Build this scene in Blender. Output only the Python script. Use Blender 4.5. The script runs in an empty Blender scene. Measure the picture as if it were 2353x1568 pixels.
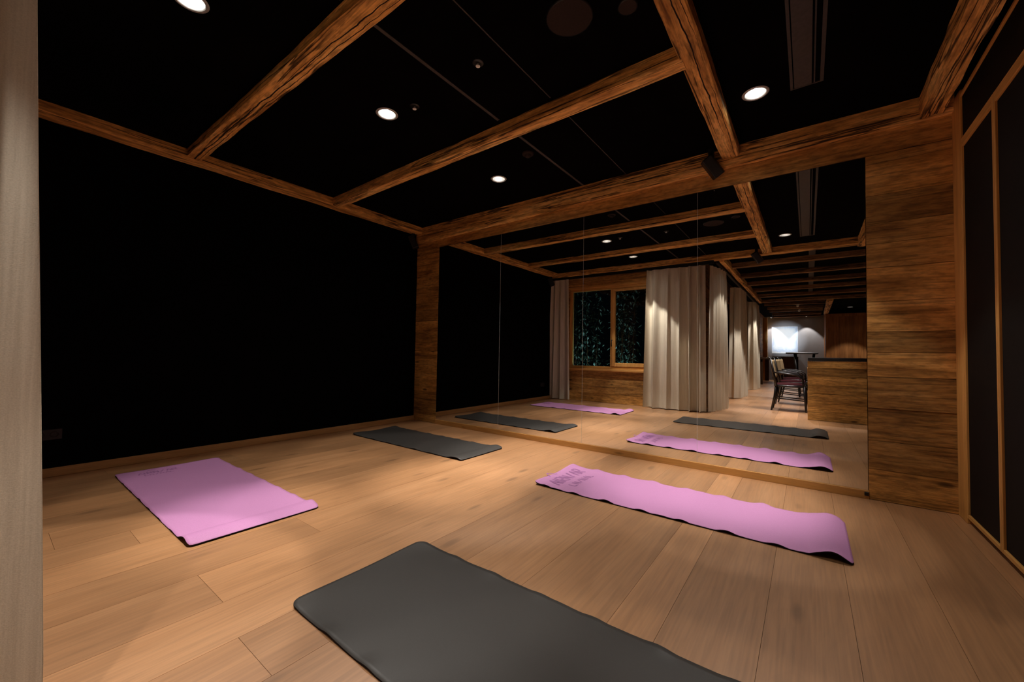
import bpy, bmesh, math, random
from mathutils import Vector, Matrix, noise
random.seed(7)
S = bpy.context.scene
COL = S.collection
PI = math.pi

# ------------------------------------------------------------------ node helpers
def newmat(name):
    m = bpy.data.materials.new(name); m.use_nodes = True
    nt = m.node_tree; nt.nodes.clear()
    out = nt.nodes.new('ShaderNodeOutputMaterial')
    return m, nt, out

def N(nt, t, **k):
    n = nt.nodes.new(t)
    for a, v in k.items():
        if a.startswith('i_'):
            n.inputs[a[2:].replace('_', ' ')].default_value = v
        else:
            setattr(n, a, v)
    return n

def ramp(nt, src, stops, interp='LINEAR'):
    r = nt.nodes.new('ShaderNodeValToRGB'); r.color_ramp.interpolation = interp
    e = r.color_ramp.elements
    while len(e) < len(stops): e.new(0.5)
    for i, (p, c) in enumerate(stops):
        e[i].position = p
        e[i].color = (c[0], c[1], c[2], 1) if hasattr(c, '__len__') else (c, c, c, 1)
    nt.links.new(src, r.inputs[0]); return r.outputs[0]

def mixc(nt, mode, fac, a, b):
    m = nt.nodes.new('ShaderNodeMix'); m.data_type = 'RGBA'; m.blend_type = mode
    for sock, v in ((m.inputs[0], fac), (m.inputs[6], a), (m.inputs[7], b)):
        if hasattr(v, 'is_linked'): nt.links.new(v, sock)
        elif hasattr(v, '__len__'): sock.default_value = (*v, 1)
        else: sock.default_value = v
    return m.outputs[2]

def math_(nt, op, a, b=0.0):
    m = nt.nodes.new('ShaderNodeMath'); m.operation = op
    for s, v in ((m.inputs[0], a), (m.inputs[1], b)):
        if hasattr(v, 'is_linked'): nt.links.new(v, s)
        else: s.default_value = v
    return m.outputs[0]

def bsdf(nt, out, color, rough=0.6, spec=0.3, metal=0.0, bump=None, bstr=0.2, bdist=0.005):
    p = nt.nodes.new('ShaderNodeBsdfPrincipled')
    if hasattr(color, 'is_linked'): nt.links.new(color, p.inputs['Base Color'])
    else: p.inputs['Base Color'].default_value = (*color, 1)
    if hasattr(rough, 'is_linked'): nt.links.new(rough, p.inputs['Roughness'])
    else: p.inputs['Roughness'].default_value = rough
    p.inputs['Specular IOR Level'].default_value = spec
    p.inputs['Metallic'].default_value = metal
    if bump is not None:
        b = nt.nodes.new('ShaderNodeBump'); b.inputs['Strength'].default_value = bstr; b.inputs['Distance'].default_value = bdist
        nt.links.new(bump, b.inputs['Height']); nt.links.new(b.outputs[0], p.inputs['Normal'])
    nt.links.new(p.outputs[0], out.inputs[0]); return p

def plain(name, color, rough=0.6, spec=0.3, metal=0.0, nscale=40, namt=0.15):
    m, nt, out = newmat(name)
    tc = N(nt, 'ShaderNodeTexCoord')
    n = N(nt, 'ShaderNodeTexNoise', i_Scale=nscale, i_Detail=3.0); nt.links.new(tc.outputs['Object'], n.inputs['Vector'])
    v = ramp(nt, n.outputs[0], [(0.3, 1 - namt), (0.7, 1 + namt)])
    c = mixc(nt, 'MULTIPLY', 1.0, color, v)
    bsdf(nt, out, c, rough, spec, metal)
    return m

def wood(name, dark, mid, light, axis='X', cross=16.0, along=0.7, tone=0.0, cracks=0.0, knots=0.0,
         rough=0.65, spec=0.25, bstr=0.3, saw=0.0, rings=0.0, coat=0.0, chips=0.0, splits=()):
    m, nt, out = newmat(name)
    tc = N(nt, 'ShaderNodeTexCoord')
    at = N(nt, 'ShaderNodeAttribute', attribute_name='tone')
    vec = tc.outputs['Object']
    off = N(nt, 'ShaderNodeCombineXYZ')
    for i in range(3):
        nt.links.new(math_(nt, 'MULTIPLY', at.outputs['Fac'], (37.0, 53.0, 71.0)[i]), off.inputs[i])
    add = N(nt, 'ShaderNodeVectorMath', operation='ADD'); nt.links.new(vec, add.inputs[0]); nt.links.new(off.outputs[0], add.inputs[1])
    def mp(a, c):
        mm = N(nt, 'ShaderNodeMapping')
        s = [c, c, c]; s['XYZ'.index(axis)] = a
        mm.inputs['Scale'].default_value = s
        nt.links.new(add.outputs[0], mm.inputs[0]); return mm.outputs[0]
    n1 = N(nt, 'ShaderNodeTexNoise', i_Scale=1.0, i_Detail=6.0, i_Roughness=0.62, i_Distortion=0.5); nt.links.new(mp(along, cross), n1.inputs['Vector'])
    n2 = N(nt, 'ShaderNodeTexNoise', i_Scale=1.0, i_Detail=3.0, i_Distortion=1.2); nt.links.new(mp(along * 1.2, cross * 0.25), n2.inputs['Vector'])
    n3 = N(nt, 'ShaderNodeTexNoise', i_Scale=1.0, i_Detail=2.0); nt.links.new(mp(along * 6, cross * 9), n3.inputs['Vector'])
    g = math_(nt, 'ADD', math_(nt, 'MULTIPLY', n1.outputs[0], 0.55), math_(nt, 'MULTIPLY', n2.outputs[0], 0.45))
    col = ramp(nt, g, [(0.34, dark), (0.5, mid), (0.66, light)])
    col = mixc(nt, 'MULTIPLY', 0.5, col, ramp(nt, n3.outputs[0], [(0.3, 0.7), (0.65, 1.15)]))
    h = math_(nt, 'ADD', n1.outputs[0], math_(nt, 'MULTIPLY', n3.outputs[0], 0.3))
    if rings:
        n4 = N(nt, 'ShaderNodeTexNoise', i_Scale=1.0, i_Detail=1.0, i_Distortion=0.4); nt.links.new(mp(along * 1.6, cross * 0.22), n4.inputs['Vector'])
        w = math_(nt, 'FRACT', math_(nt, 'MULTIPLY', n4.outputs[0], 14.0))
        col = mixc(nt, 'MULTIPLY', rings, col, ramp(nt, w, [(0.0, 0.72), (0.25, 1.0), (0.8, 1.06), (1.0, 0.8)]))
    if tone:
        tv = ramp(nt, at.outputs['Fac'], [(0.0, 1 - tone), (1.0, 1 + tone)])
        col = mixc(nt, 'MULTIPLY', 1.0, col, tv)
    if saw:
        sv = N(nt, 'ShaderNodeTexNoise', i_Scale=1.0, i_Detail=2.0, i_Roughness=0.7); nt.links.new(mp(along * 2.2, cross * 3.5), sv.inputs['Vector'])
        sl = ramp(nt, sv.outputs[0], [(0.36, 1 - saw), (0.47, 1.0), (0.6, 1.0), (0.72, 1 + saw * 0.5)])
        col = mixc(nt, 'MULTIPLY', 1.0, col, sl)
        h = math_(nt, 'ADD', h, math_(nt, 'MULTIPLY', sv.outputs[0], 0.8))
    if chips:
        n7 = N(nt, 'ShaderNodeTexNoise', i_Scale=1.0, i_Detail=4.0, i_Roughness=0.6); nt.links.new(mp(along * 14, cross * 3.2), n7.inputs['Vector'])
        cp = ramp(nt, n7.outputs[0], [(0.38, 1 - chips), (0.52, 1.0), (0.68, 1 + chips * .5)])
        col = mixc(nt, 'MULTIPLY', 1.0, col, cp); h = math_(nt, 'ADD', h, math_(nt, 'MULTIPLY', n7.outputs[0], 1.2))
    if cracks:
        n5 = N(nt, 'ShaderNodeTexNoise', i_Scale=1.0, i_Detail=4.0, i_Roughness=0.55, i_Distortion=0.3); nt.links.new(mp(along * 0.5, cross * 0.75), n5.inputs['Vector'])
        d = math_(nt, 'ABSOLUTE', math_(nt, 'SUBTRACT', n5.outputs[0], 0.5))
        cr = ramp(nt, d, [(0.0, 1 - cracks), (0.010, 1 - cracks * 0.85), (0.022, 1.0)])
        n6 = N(nt, 'ShaderNodeTexNoise', i_Scale=1.0, i_Detail=1.0); nt.links.new(mp(along * 0.9, cross * 0.2), n6.inputs['Vector'])
        cr = mixc(nt, 'MIX', ramp(nt, n6.outputs[0], [(0.40, 0.0), (0.46, 1.0)]), (1, 1, 1), cr)
        col = mixc(nt, 'MULTIPLY', 1.0, col, cr)
        h = math_(nt, 'ADD', h, math_(nt, 'MULTIPLY', cr, 1.5))
    if splits:
        # long drying cracks following the timber: (cross position at along=0, slope, width)
        ca = 'YX'['XY'.index(axis)]
        sep = N(nt, 'ShaderNodeSeparateXYZ'); nt.links.new(tc.outputs['Object'], sep.inputs[0])
        al, cr_ = sep.outputs[axis], sep.outputs[ca]
        n8 = N(nt, 'ShaderNodeTexNoise', i_Scale=1.0, i_Detail=4.0); n8.noise_dimensions = '1D'
        nt.links.new(math_(nt, 'MULTIPLY', al, 2.3), n8.inputs['W'])
        wob = math_(nt, 'MULTIPLY', math_(nt, 'SUBTRACT', n8.outputs[0], .5), .05)
        for k, (c0, sl, wd) in enumerate(splits):
            line = math_(nt, 'ADD', math_(nt, 'ADD', math_(nt, 'MULTIPLY', al, sl), c0), wob)
            dd = math_(nt, 'ABSOLUTE', math_(nt, 'SUBTRACT', cr_, line))
            n9 = N(nt, 'ShaderNodeTexNoise', i_Scale=1.0, i_Detail=2.0); n9.noise_dimensions = '1D'
            nt.links.new(math_(nt, 'ADD', math_(nt, 'MULTIPLY', al, 1.1), 7.0 * k), n9.inputs['W'])
            ww = math_(nt, 'MULTIPLY', ramp(nt, n9.outputs[0], [(.34, 0.0), (.52, 1.0)]), wd)
            mk = math_(nt, 'LESS_THAN', dd, ww)
            col = mixc(nt, 'MIX', mk, col, (.012, .005, .002)); h = math_(nt, 'SUBTRACT', h, math_(nt, 'MULTIPLY', mk, 2.0))
    if knots:
        vo = N(nt, 'ShaderNodeTexVoronoi', i_Scale=1.0, i_Randomness=1.0); nt.links.new(mp(along * 3.6, cross * 0.62), vo.inputs['Vector'])
        pick = N(nt, 'ShaderNodeSeparateColor'); nt.links.new(vo.outputs['Color'], pick.inputs[0])
        k = ramp(nt, vo.outputs['Distance'], [(0.0, 1.0), (0.10, 0.85), (0.2, 0.0)])
        k = math_(nt, 'MULTIPLY', k, ramp(nt, pick.outputs[0], [(0.5, 0.0), (0.54, 1.0)]))
        k = math_(nt, 'MULTIPLY', k, knots)
        col = mixc(nt, 'MIX', k, col, tuple(c * 0.3 for c in dark))
    p = bsdf(nt, out, col, rough, spec, 0, h, bstr, 0.004)
    if coat: p.inputs['Coat Weight'].default_value = coat; p.inputs['Coat Roughness'].default_value = .42
    return m

# ------------------------------------------------------------------ materials
M = {}
M['floor'] = wood('oak_floor', (.40, .19, .078), (.47, .228, .096), (.53, .266, .118), 'Y', 11, .6, tone=.15, knots=.5, rough=.40, spec=.8, coat=.9, bstr=.05, rings=.13)
BD, BM_, BL = (.34, .14, .03), (.82, .42, .12), (.97, .62, .23)
M['beam_x'] = wood('aged_beam_x', BD, BM_, BL, 'X', 16, .8, cracks=.93, knots=.6, rough=.75, bstr=.7, saw=.3, chips=.35)
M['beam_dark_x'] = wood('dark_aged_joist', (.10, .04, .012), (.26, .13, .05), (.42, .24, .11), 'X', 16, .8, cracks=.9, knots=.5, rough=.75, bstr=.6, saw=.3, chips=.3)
M['beam_y'] = wood('aged_beam_y', BD, BM_, BL, 'Y', 16, .8, cracks=.93, knots=.6, rough=.75, bstr=.7, saw=.3, chips=.35)
M['joist_split'] = wood('cracked_joist', BD, BM_, BL, 'X', 16, .8, cracks=.93, knots=.6, rough=.75, bstr=.7, saw=.3, chips=.35, splits=((-2.672, .010, .0042), (-2.646, .012, .0026)))
M['beam_split'] = wood('cracked_beam', BD, BM_, BL, 'Y', 16, .8, cracks=.93, knots=.6, rough=.75, bstr=.7, saw=.3, chips=.35, splits=((4.036, .004, .0038), (4.066, .0, .002)))
PD, PM, PL = (.20, .085, .018), (.50, .245, .062), (.68, .37, .115)
M['boards'] = wood('old_wall_boards', PD, PM, PL, 'X', 15, 1.0, tone=.33, knots=.95, rough=.7, bstr=.6, saw=.36, chips=.3)
M['boards_y'] = wood('old_wall_boards_y', PD, PM, PL, 'Y', 15, 1.0, tone=.28, knots=.8, rough=.7, bstr=.5, saw=.55)
M['boards_z'] = wood('panel_boards_z', (.20, .07, .02), (.33, .13, .035), (.45, .19, .06), 'Z', 14, .8, tone=.2, rough=.6, bstr=.3, saw=.2)
M['trim_z'] = wood('larch_trim_z', (.50, .235, .06), (.64, .32, .085), (.76, .40, .12), 'Z', 18, .8, rough=.55, bstr=.15)
M['trim_y'] = wood('larch_trim_y', (.50, .235, .06), (.64, .32, .085), (.76, .40, .12), 'Y', 18, .8, rough=.55, bstr=.15)
M['trim_x'] = wood('larch_trim_x', (.50, .235, .06), (.64, .32, .085), (.76, .40, .12), 'X', 18, .8, rough=.55, bstr=.15)
M['base_y'] = wood('skirting_wood', (.36, .18, .065), (.46, .24, .09), (.54, .29, .12), 'Y', 18, .8, rough=.6, bstr=.15)
M['base_x'] = wood('ledge_wood', (.36, .165, .045), (.50, .24, .065), (.60, .30, .095), 'X', 18, .8, knots=.7, rough=.6, bstr=.2)
M['dark_wood'] = wood('dark_brown_wood', (.03, .013, .006), (.055, .024, .01), (.08, .036, .016), 'Z', 14, .8, rough=.5, bstr=.2)
M['black'] = plain('matt_black_paint', (.0022, .0018, .002), .95, .02, nscale=6, namt=.3)
M['black_panel'] = plain('black_cabinet_panel', (.006, .0048, .0042), .7, .12, nscale=30, namt=.2)
M['black_metal'] = plain('black_metal', (.008, .008, .009), .45, .4)
M['black_wood'] = plain('black_lacquered_wood', (.006, .004, .004), .3, .5)
M['dark_grey'] = plain('dark_grey_fabric_grille', (.032, .022, .019), .9, .1, nscale=120)
M['strip'] = plain('ceiling_joint_grey', (.065, .055, .05), .7, .2)
M['seam'] = plain('polished_mirror_edge', (.55, .55, .52), .4, .5)
M['vent'] = plain('vent_grey_metal', (.05, .042, .04), .5, .3)
M['counter_top'] = plain('dark_stone', (.012, .012, .013), .35, .5)
M['grey_wall'] = plain('grey_plaster', (.30, .29, .30), .9, .1, nscale=5, namt=.05)
M['white'] = plain('white_cloth', (.85, .84, .82), .8, .2)
M['white_plastic'] = plain('white_plastic', (.7, .68, .66), .5, .3)
M['ring'] = plain('downlight_ring_metal', (.42, .41, .40), .4, .5, metal=.3)
M['bowl'] = plain('downlight_reflector', (.80, .79, .77), .34, .5, metal=1.0, namt=.02)
M['tan'] = plain('tan_leather', (.42, .29, .16), .45, .4)
M['maroon'] = plain('maroon_upholstery', (.032, .004, .006), .85, .08)

def mat_rubber(name, c, rough, spec):
    m, nt, out = newmat(name)
    tc = N(nt, 'ShaderNodeTexCoord')
    n = N(nt, 'ShaderNodeTexNoise', i_Scale=260.0, i_Detail=2.0); nt.links.new(tc.outputs['Object'], n.inputs['Vector'])
    v = ramp(nt, n.outputs[0], [(0.3, .94), (0.7, 1.06)])
    top = mixc(nt, 'MULTIPLY', 1.0, c, v)
    bsdf(nt, out, top, rough, spec, 0, n.outputs[0], .12, .001)
    return m
M['mat_pink'] = mat_rubber('pink_purple_foam', (.53, .235, .455), .62, .3)
M['mat_grey'] = mat_rubber('charcoal_foam', (.050, .045, .041), .48, .5)
M['mat_under'] = plain('mat_underside_black_shade', (.012, .008, .009), .8, .1)  # black underside; along the edges it stands in for the shade beneath
M['print'] = plain('mauve_print', (.36, .15, .33), .7, .2)

def linen():
    m, nt, out = newmat('natural_linen')
    tc = N(nt, 'ShaderNodeTexCoord')
    def mp(s):
        mm = N(nt, 'ShaderNodeMapping'); mm.inputs['Scale'].default_value = s
        nt.links.new(tc.outputs['Object'], mm.inputs[0]); return mm.outputs[0]
    a = N(nt, 'ShaderNodeTexNoise', i_Scale=1.0, i_Detail=3.0); nt.links.new(mp((130, 130, 3.5)), a.inputs['Vector'])
    b = N(nt, 'ShaderNodeTexNoise', i_Scale=1.0, i_Detail=3.0); nt.links.new(mp((300, 300, 420)), b.inputs['Vector'])
    nt.links.new(mp((3, 3, 1.2)), N(nt, 'ShaderNodeTexNoise').inputs['Vector'])
    s = math_(nt, 'ADD', a.outputs[0], b.outputs[0])
    v = ramp(nt, math_(nt, 'MULTIPLY', s, .5), [(.36, (.59, .515, .40)), (.64, (.73, .65, .52))])
    p = bsdf(nt, out, v, .9, .12, 0, s, .35, .002)
    tr = N(nt, 'ShaderNodeBsdfTranslucent'); nt.links.new(v, tr.inputs[0])
    mx = N(nt, 'ShaderNodeMixShader'); mx.inputs[0].default_value = .05
    nt.links.new(p.outputs[0], mx.inputs[1]); nt.links.new(tr.outputs[0], mx.inputs[2]); nt.links.new(mx.outputs[0], out.inputs[0])
    return m
M['linen'] = linen()

def mirror_mat():
    m, nt, out = newmat('silvered_mirror')
    p = bsdf(nt, out, (.90, .905, .895), 0.0, .5, 1.0); return m
M['mirror'] = mirror_mat()

def glass_mat():
    m, nt, out = newmat('window_glass')
    f = N(nt, 'ShaderNodeFresnel', i_IOR=1.5)
    t = N(nt, 'ShaderNodeBsdfTransparent'); t.inputs[0].default_value = (.92, .96, .95, 1)
    g = N(nt, 'ShaderNodeBsdfGlossy', i_Roughness=.01)
    mx = N(nt, 'ShaderNodeMixShader'); nt.links.new(f.outputs[0], mx.inputs[0]); nt.links.new(t.outputs[0], mx.inputs[1]); nt.links.new(g.outputs[0], mx.inputs[2])
    nt.links.new(mx.outputs[0], out.inputs[0]); return m
M['glass'] = glass_mat()

def emit(name, c, s):
    m, nt, out = newmat(name)
    e = N(nt, 'ShaderNodeEmission'); e.inputs[0].default_value = (*c, 1); e.inputs[1].default_value = s
    nt.links.new(e.outputs[0], out.inputs[0]); return m
M['bulb'] = emit('lamp_filament', (1, .95, .88), 170)
M['bulb_small'] = emit('spot_lens', (1, .95, .9), 12)
M['led'] = emit('status_led', (1, 1, 1), 1.2)

def leafmat():
    m, nt, out = newmat('glossy_leaf')
    tc = N(nt, 'ShaderNodeTexCoord')
    n = N(nt, 'ShaderNodeTexNoise', i_Scale=9.0); nt.links.new(tc.outputs['Object'], n.inputs['Vector'])
    bsdf(nt, out, ramp(nt, n.outputs[0], [(.3, (.04, .075, .06)), (.7, (.16, .25, .20))]), .4, .5); return m
M['leaf'] = leafmat()
M['soil'] = plain('garden_soil', (.02, .017, .012), .95, .1)

def painting_mat():
    m, nt, out = newmat('pale_blue_painting')
    tc = N(nt, 'ShaderNodeTexCoord')
    n = N(nt, 'ShaderNodeTexNoise', i_Scale=4.5, i_Detail=5.0, i_Distortion=.6); nt.links.new(tc.outputs['Generated'], n.inputs['Vector'])
    sp = N(nt, 'ShaderNodeSeparateXYZ'); nt.links.new(tc.outputs['Generated'], sp.inputs[0])
    dx = math_(nt, 'ABSOLUTE', math_(nt, 'SUBTRACT', sp.outputs[0], .5)); dz = math_(nt, 'ABSOLUTE', math_(nt, 'SUBTRACT', sp.outputs[2], .55))
    e = math_(nt, 'ADD', math_(nt, 'MAXIMUM', dx, math_(nt, 'MULTIPLY', dz, 1.05)), math_(nt, 'MULTIPLY', n.outputs[0], .3))
    c = ramp(nt, e, [(.46, (.96, .97, .97)), (.56, (.80, .88, .95)), (.63, (.55, .66, .86)), (.69, (.82, .83, .86))])
    bsdf(nt, out, c, .6, .2); return m
M['painting'] = painting_mat()

# ------------------------------------------------------------------ mesh builder
class MB:
    def __init__(self):
        self.bm = bmesh.new(); self.t = self.bm.faces.layers.float.new('tone')
    def face(self, vs, tone=0, mi=0, smooth=False):
        try: f = self.bm.faces.new(vs)
        except ValueError: return None
        f[self.t] = tone; f.material_index = mi; f.smooth = smooth; return f
    def box(self, x0, x1, y0, y1, z0, z1, tone=0, mi=0, bev=0.0):
        v = [self.bm.verts.new((x, y, z)) for x in (x0, x1) for y in (y0, y1) for z in (z0, z1)]
        fs = [self.face([v[i] for i in q], tone, mi) for q in ((0, 1, 3, 2), (4, 6, 7, 5), (0, 4, 5, 1), (2, 3, 7, 6), (0, 2, 6, 4), (1, 5, 7, 3))]
        if bev:
            es = list({e for f in fs for e in f.edges})
            r = bmesh.ops.bevel(self.bm, geom=es, offset=bev, segments=1, affect='EDGES', profile=.5)
            for f in r['faces']: f[self.t] = tone; f.material_index = mi
        return self
    def tube(self, pts, rad, n=10, mi=0, closed=False, caps=True):
        pts = [Vector(p) for p in pts]; k = len(pts)
        if not hasattr(rad, '__len__'): rad = [rad] * k
        rings = []; ref = None
        for i, p in enumerate(pts):
            if closed: d = pts[(i + 1) % k] - pts[i - 1]
            else: d = pts[min(i + 1, k - 1)] - pts[max(i - 1, 0)]
            d.normalize()
            if ref is None: ref = Vector((0, 0, 1)) if abs(d.z) < .9 else Vector((1, 0, 0))
            a = d.cross(ref).normalized(); b = d.cross(a).normalized(); ref = a.cross(d).normalized() if False else ref
            rings.append([self.bm.verts.new(p + (a * math.cos(2 * PI * j / n) + b * math.sin(2 * PI * j / n)) * rad[i]) for j in range(n)])
        for i in range(k if closed else k - 1):
            A, B = rings[i], rings[(i + 1) % k]
            for j in range(n): self.face([A[j], A[(j + 1) % n], B[(j + 1) % n], B[j]], 0, mi, True)
        if caps and not closed:
            self.face(rings[0], 0, mi); self.face(rings[-1][::-1], 0, mi)
        return self
    def lathe(self, prof, c=(0, 0), n=32, mi=0, cap0=False, cap1=False):
        rings = [[self.bm.verts.new((c[0] + r * math.cos(2 * PI * j / n), c[1] + r * math.sin(2 * PI * j / n), z)) for j in range(n)] for r, z in prof]
        for A, B in zip(rings, rings[1:]):
            for j in range(n): self.face([A[j], A[(j + 1) % n], B[(j + 1) % n], B[j]], 0, mi, True)
        if cap0: self.face(rings[0], 0, mi)
        if cap1: self.face(rings[-1], 0, mi)
        return self
    def grid(self, rows, mi=0, smooth=True, tone=0):
        vs = [[self.bm.verts.new(p) for p in r] for r in rows]
        for A, B in zip(vs, vs[1:]):
            for i in range(len(A) - 1): self.face([A[i], A[i + 1], B[i + 1], B[i]], tone, mi, smooth)
        return vs
    def build(self, name, mats, parent=None, loc=None, fix=True):
        if fix: bmesh.ops.recalc_face_normals(self.bm, faces=self.bm.faces)
        if parent is not None: loc = parent.matrix_world.translation if loc is None else loc
        if loc is not None: bmesh.ops.translate(self.bm, verts=self.bm.verts, vec=-Vector(loc))
        me = bpy.data.meshes.new(name); self.bm.to_mesh(me); self.bm.free()
        for mm in (mats if isinstance(mats, (list, tuple)) else [mats]): me.materials.append(M[mm])
        o = bpy.data.objects.new(name, me); COL.objects.link(o)
        if parent is not None: o.parent = parent
        elif loc is not None: o.location = loc
        return o

def tag(o, label, cat, group=None):
    o['label'] = label; o['category'] = cat
    if group: o['group'] = group
    return o
def thing(name, label, cat, loc, group=None, rz=0.0):
    o = bpy.data.objects.new(name, None); COL.objects.link(o); o.location = loc; o.rotation_euler = (0, 0, rz)
    o.empty_display_size = .1
    o.matrix_world = Matrix.Translation(loc) @ Matrix.Rotation(rz, 4, 'Z')
    return tag(o, label, cat, group)
def struct(o, label=None):
    o['kind'] = 'structure'
    if label: o['label'] = label
    return o
def copy_tree(root, loc, rz, label):
    r = root.copy(); COL.objects.link(r); r.location = loc; r.rotation_euler = (0, 0, rz); r['label'] = label
    for ch in list(root.children):
        c = ch.copy(); COL.objects.link(c); c.parent = r
        for g in list(ch.children):
            d = g.copy(); COL.objects.link(d); d.parent = c
    return r

CEIL = 2.738
LW = -3.873          # window wall plane
END = -16.85         # far wall of the lounge
RX = 6.4

# ------------------------------------------------------------------ floor
def make_floor():
    b = MB(); rnd = random.Random(11)
    seams = [-.02, .24, .55, .80, 1.08, 1.35, 1.63, 1.86, 2.14, 2.42, 2.72, 2.98, 3.24, 3.56, 3.94, 4.105, 4.40, 4.665, 4.95, 5.24, 5.55, 5.86, 6.15, 6.45]
    forced = {3.56: .12, 3.94: .95, 4.105: .25, 4.40: .35, 4.665: .42, 4.95: .3}
    g = .0006
    for x0, x1 in zip(seams, seams[1:]):
        y = .02 + rnd.uniform(0, .0) ; first = True
        while y > END - .1:
            L = rnd.uniform(3.0, 4.2) if not first else rnd.uniform(2.2, 3.9)
            if 1.8 < x0 < 1.9 : pass
            if first and abs(x0 - 1.63) < .01: L = 3.26
            y1 = max(y - L, END - .12)
            t = forced.get(x0, None) if first else None
            if t is None: t = rnd.random()
            b.box(x0 + g, x1 - g, y1 + g, y - g, -.02, 0, t)
            y = y1; first = False
    b.box(-.1, RX + .1, END - .12, .1, -.06, -.0035, 0, 1)
    o = b.build('floor', ['floor', 'black']); struct(o)
make_floor()

# ------------------------------------------------------------------ ceiling with round cut-outs for the lamps
DL = [(2.035, -.672, 'brightest ceiling downlight between the mirror beam and the joist nearest the mirror'),
      (2.04, -2.005, 'ceiling downlight between the two joists, beside a tiny white sprinkler'),
      (2.039, -3.175, 'ceiling downlight half cut off by the top edge, above the pink mat'),
      (4.262, -.717, 'ceiling downlight beside the linear air vent, nearest the mirror beam'),
      (4.281, -3.10, 'ceiling downlight beside the linear air vent, seen only in the mirror')]
LOUNGE_DL = [(3.72, -4.2), (3.75, -6.2), (3.75, -9.72), (4.4, -5.02), (4.4, -8.52), (3.9, -11.98), (4.9, -7.35), (5.7, -13.95)]  # the last one is an added lamp that brightens the far panelling
def make_ceiling():
    bm = bmesh.new(); lay = bm.faces.layers.float.new('tone')
    loops = [[(-.1, .1), (RX + .1, .1), (RX + .1, END - .1), (-.1, END - .1)]]
    for x, y, *_ in DL + LOUNGE_DL:
        loops.append([(x + .062 * math.cos(2 * PI * k / 32), y + .062 * math.sin(2 * PI * k / 32)) for k in range(32)])
    for lp in loops:
        vs = [bm.verts.new((x, y, CEIL)) for x, y in lp]
        for i in range(len(vs)): bm.edges.new((vs[i], vs[(i + 1) % len(vs)]))
    bmesh.ops.triangle_fill(bm, edges=bm.edges[:], use_beauty=True, normal=(0, 0, -1))
    me = bpy.data.meshes.new('ceiling'); bm.to_mesh(me); bm.free(); me.materials.append(M['black'])
    o = bpy.data.objects.new('ceiling', me); COL.objects.link(o); struct(o)
make_ceiling()

# ------------------------------------------------------------------ walls
def boards_rect(b, x0, x1, z0, z1, yf, depth, rnd, hs=(.13, .21), mi=0, axis='x', joint=True):
    z = z0
    while z < z1 - .01:
        h = rnd.uniform(*hs); zt = min(z + h, z1)
        if z1 - zt < .05: zt = z1
        cuts = [x0]
        if joint and x1 - x0 > 1.6: cuts.append(rnd.uniform(x0 + .4, x1 - .4))
        cuts.append(x1)
        for a, c in zip(cuts, cuts[1:]):
            dy = rnd.uniform(-.0025, .0025)
            if axis == 'x': b.box(a + .0006, c - .0006, min(yf + dy, depth), max(yf + dy, depth), z + .0014, zt - .0014, rnd.random(), mi)
            else: b.box(min(yf + dy, depth), max(yf + dy, depth), a + .0006, c - .0006, z + .0009, zt - .0009, rnd.random(), mi)
        z = zt

XL, XR, ZB, ZT = .4584, 4.869, .0589, 2.4248
rnd = random.Random(3)
b = MB(); b.box(-.1, RX + .1, .02, .12, 0, CEIL, 0, 1)
boards_rect(b, 0, XL - .002, .002, ZT + .001, -.004, .02, rnd, (.08, .17))
boards_rect(b, XR + .002, 5.3, .002, ZT + .001, -.004, .02, rnd, (.14, .24))
boards_rect(b, 0, 5.3, ZT + .003, 2.72, -.004, .02, rnd, (.2, .22), joint=False)
b.box(5.3, RX, .0, .02, 0, CEIL, 0, 1)
struct(b.build('wall_back', ['boards', 'black']))

b = MB(); b.box(-.12, 0, LW - .2, .12, 0, CEIL)
struct(b.build('wall_left', 'black'))
b = MB(); b.box(RX, RX + .12, END - .1, .12, 0, CEIL)
struct(b.build('wall_right', 'black'))
b = MB(); b.box(0, .014, LW, -.004, .0, .066, 0, 0, .003)
struct(b.build('baseboard_left', 'base_y'))
b = MB(); b.box(XL - .004, XR + .004, -.012, .02, 0, ZB - .001, .3, 0, .002)
struct(b.build('baseboard_back', 'base_x'))

# mirror panels
edges = [XL, 1.5456, 2.6527, 3.7592, XR]
pos_txt = ['panel furthest from the cabinets, beside the corner by the black wall', 'second panel from the black wall, reflecting the window',
           'second panel from the cabinets, reflecting the linen curtain', 'panel nearest the cabinets, reflecting the lounge and counter']
for i in range(4):
    b = MB(); b.box(edges[i] + .0008, edges[i + 1] - .0008, 0, .006, ZB, ZT)
    o = thing('mirror_panel', 'tall frameless mirror, ' + pos_txt[i], 'mirror', (edges[i], 0, ZB), 'mirror panels on the back wall')
    p = b.build('glass_sheet', 'mirror', o)
    if i == 3:
        c = MB(); c.box(XR - .022, XR + .002, -.016, -.001, .022, .048, 0, 0, .002)
        c.build('corner_clip', 'black_metal', o)['label'] = 'small black mirror clip'
# pale polished edges between the panels (seam strips belong to the wall)
b = MB()
for x in edges[1:-1]: b.box(x - .0009, x + .0009, -.0005, .004, ZB, ZT)
struct(b.build('trim_1', 'seam'))

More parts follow.
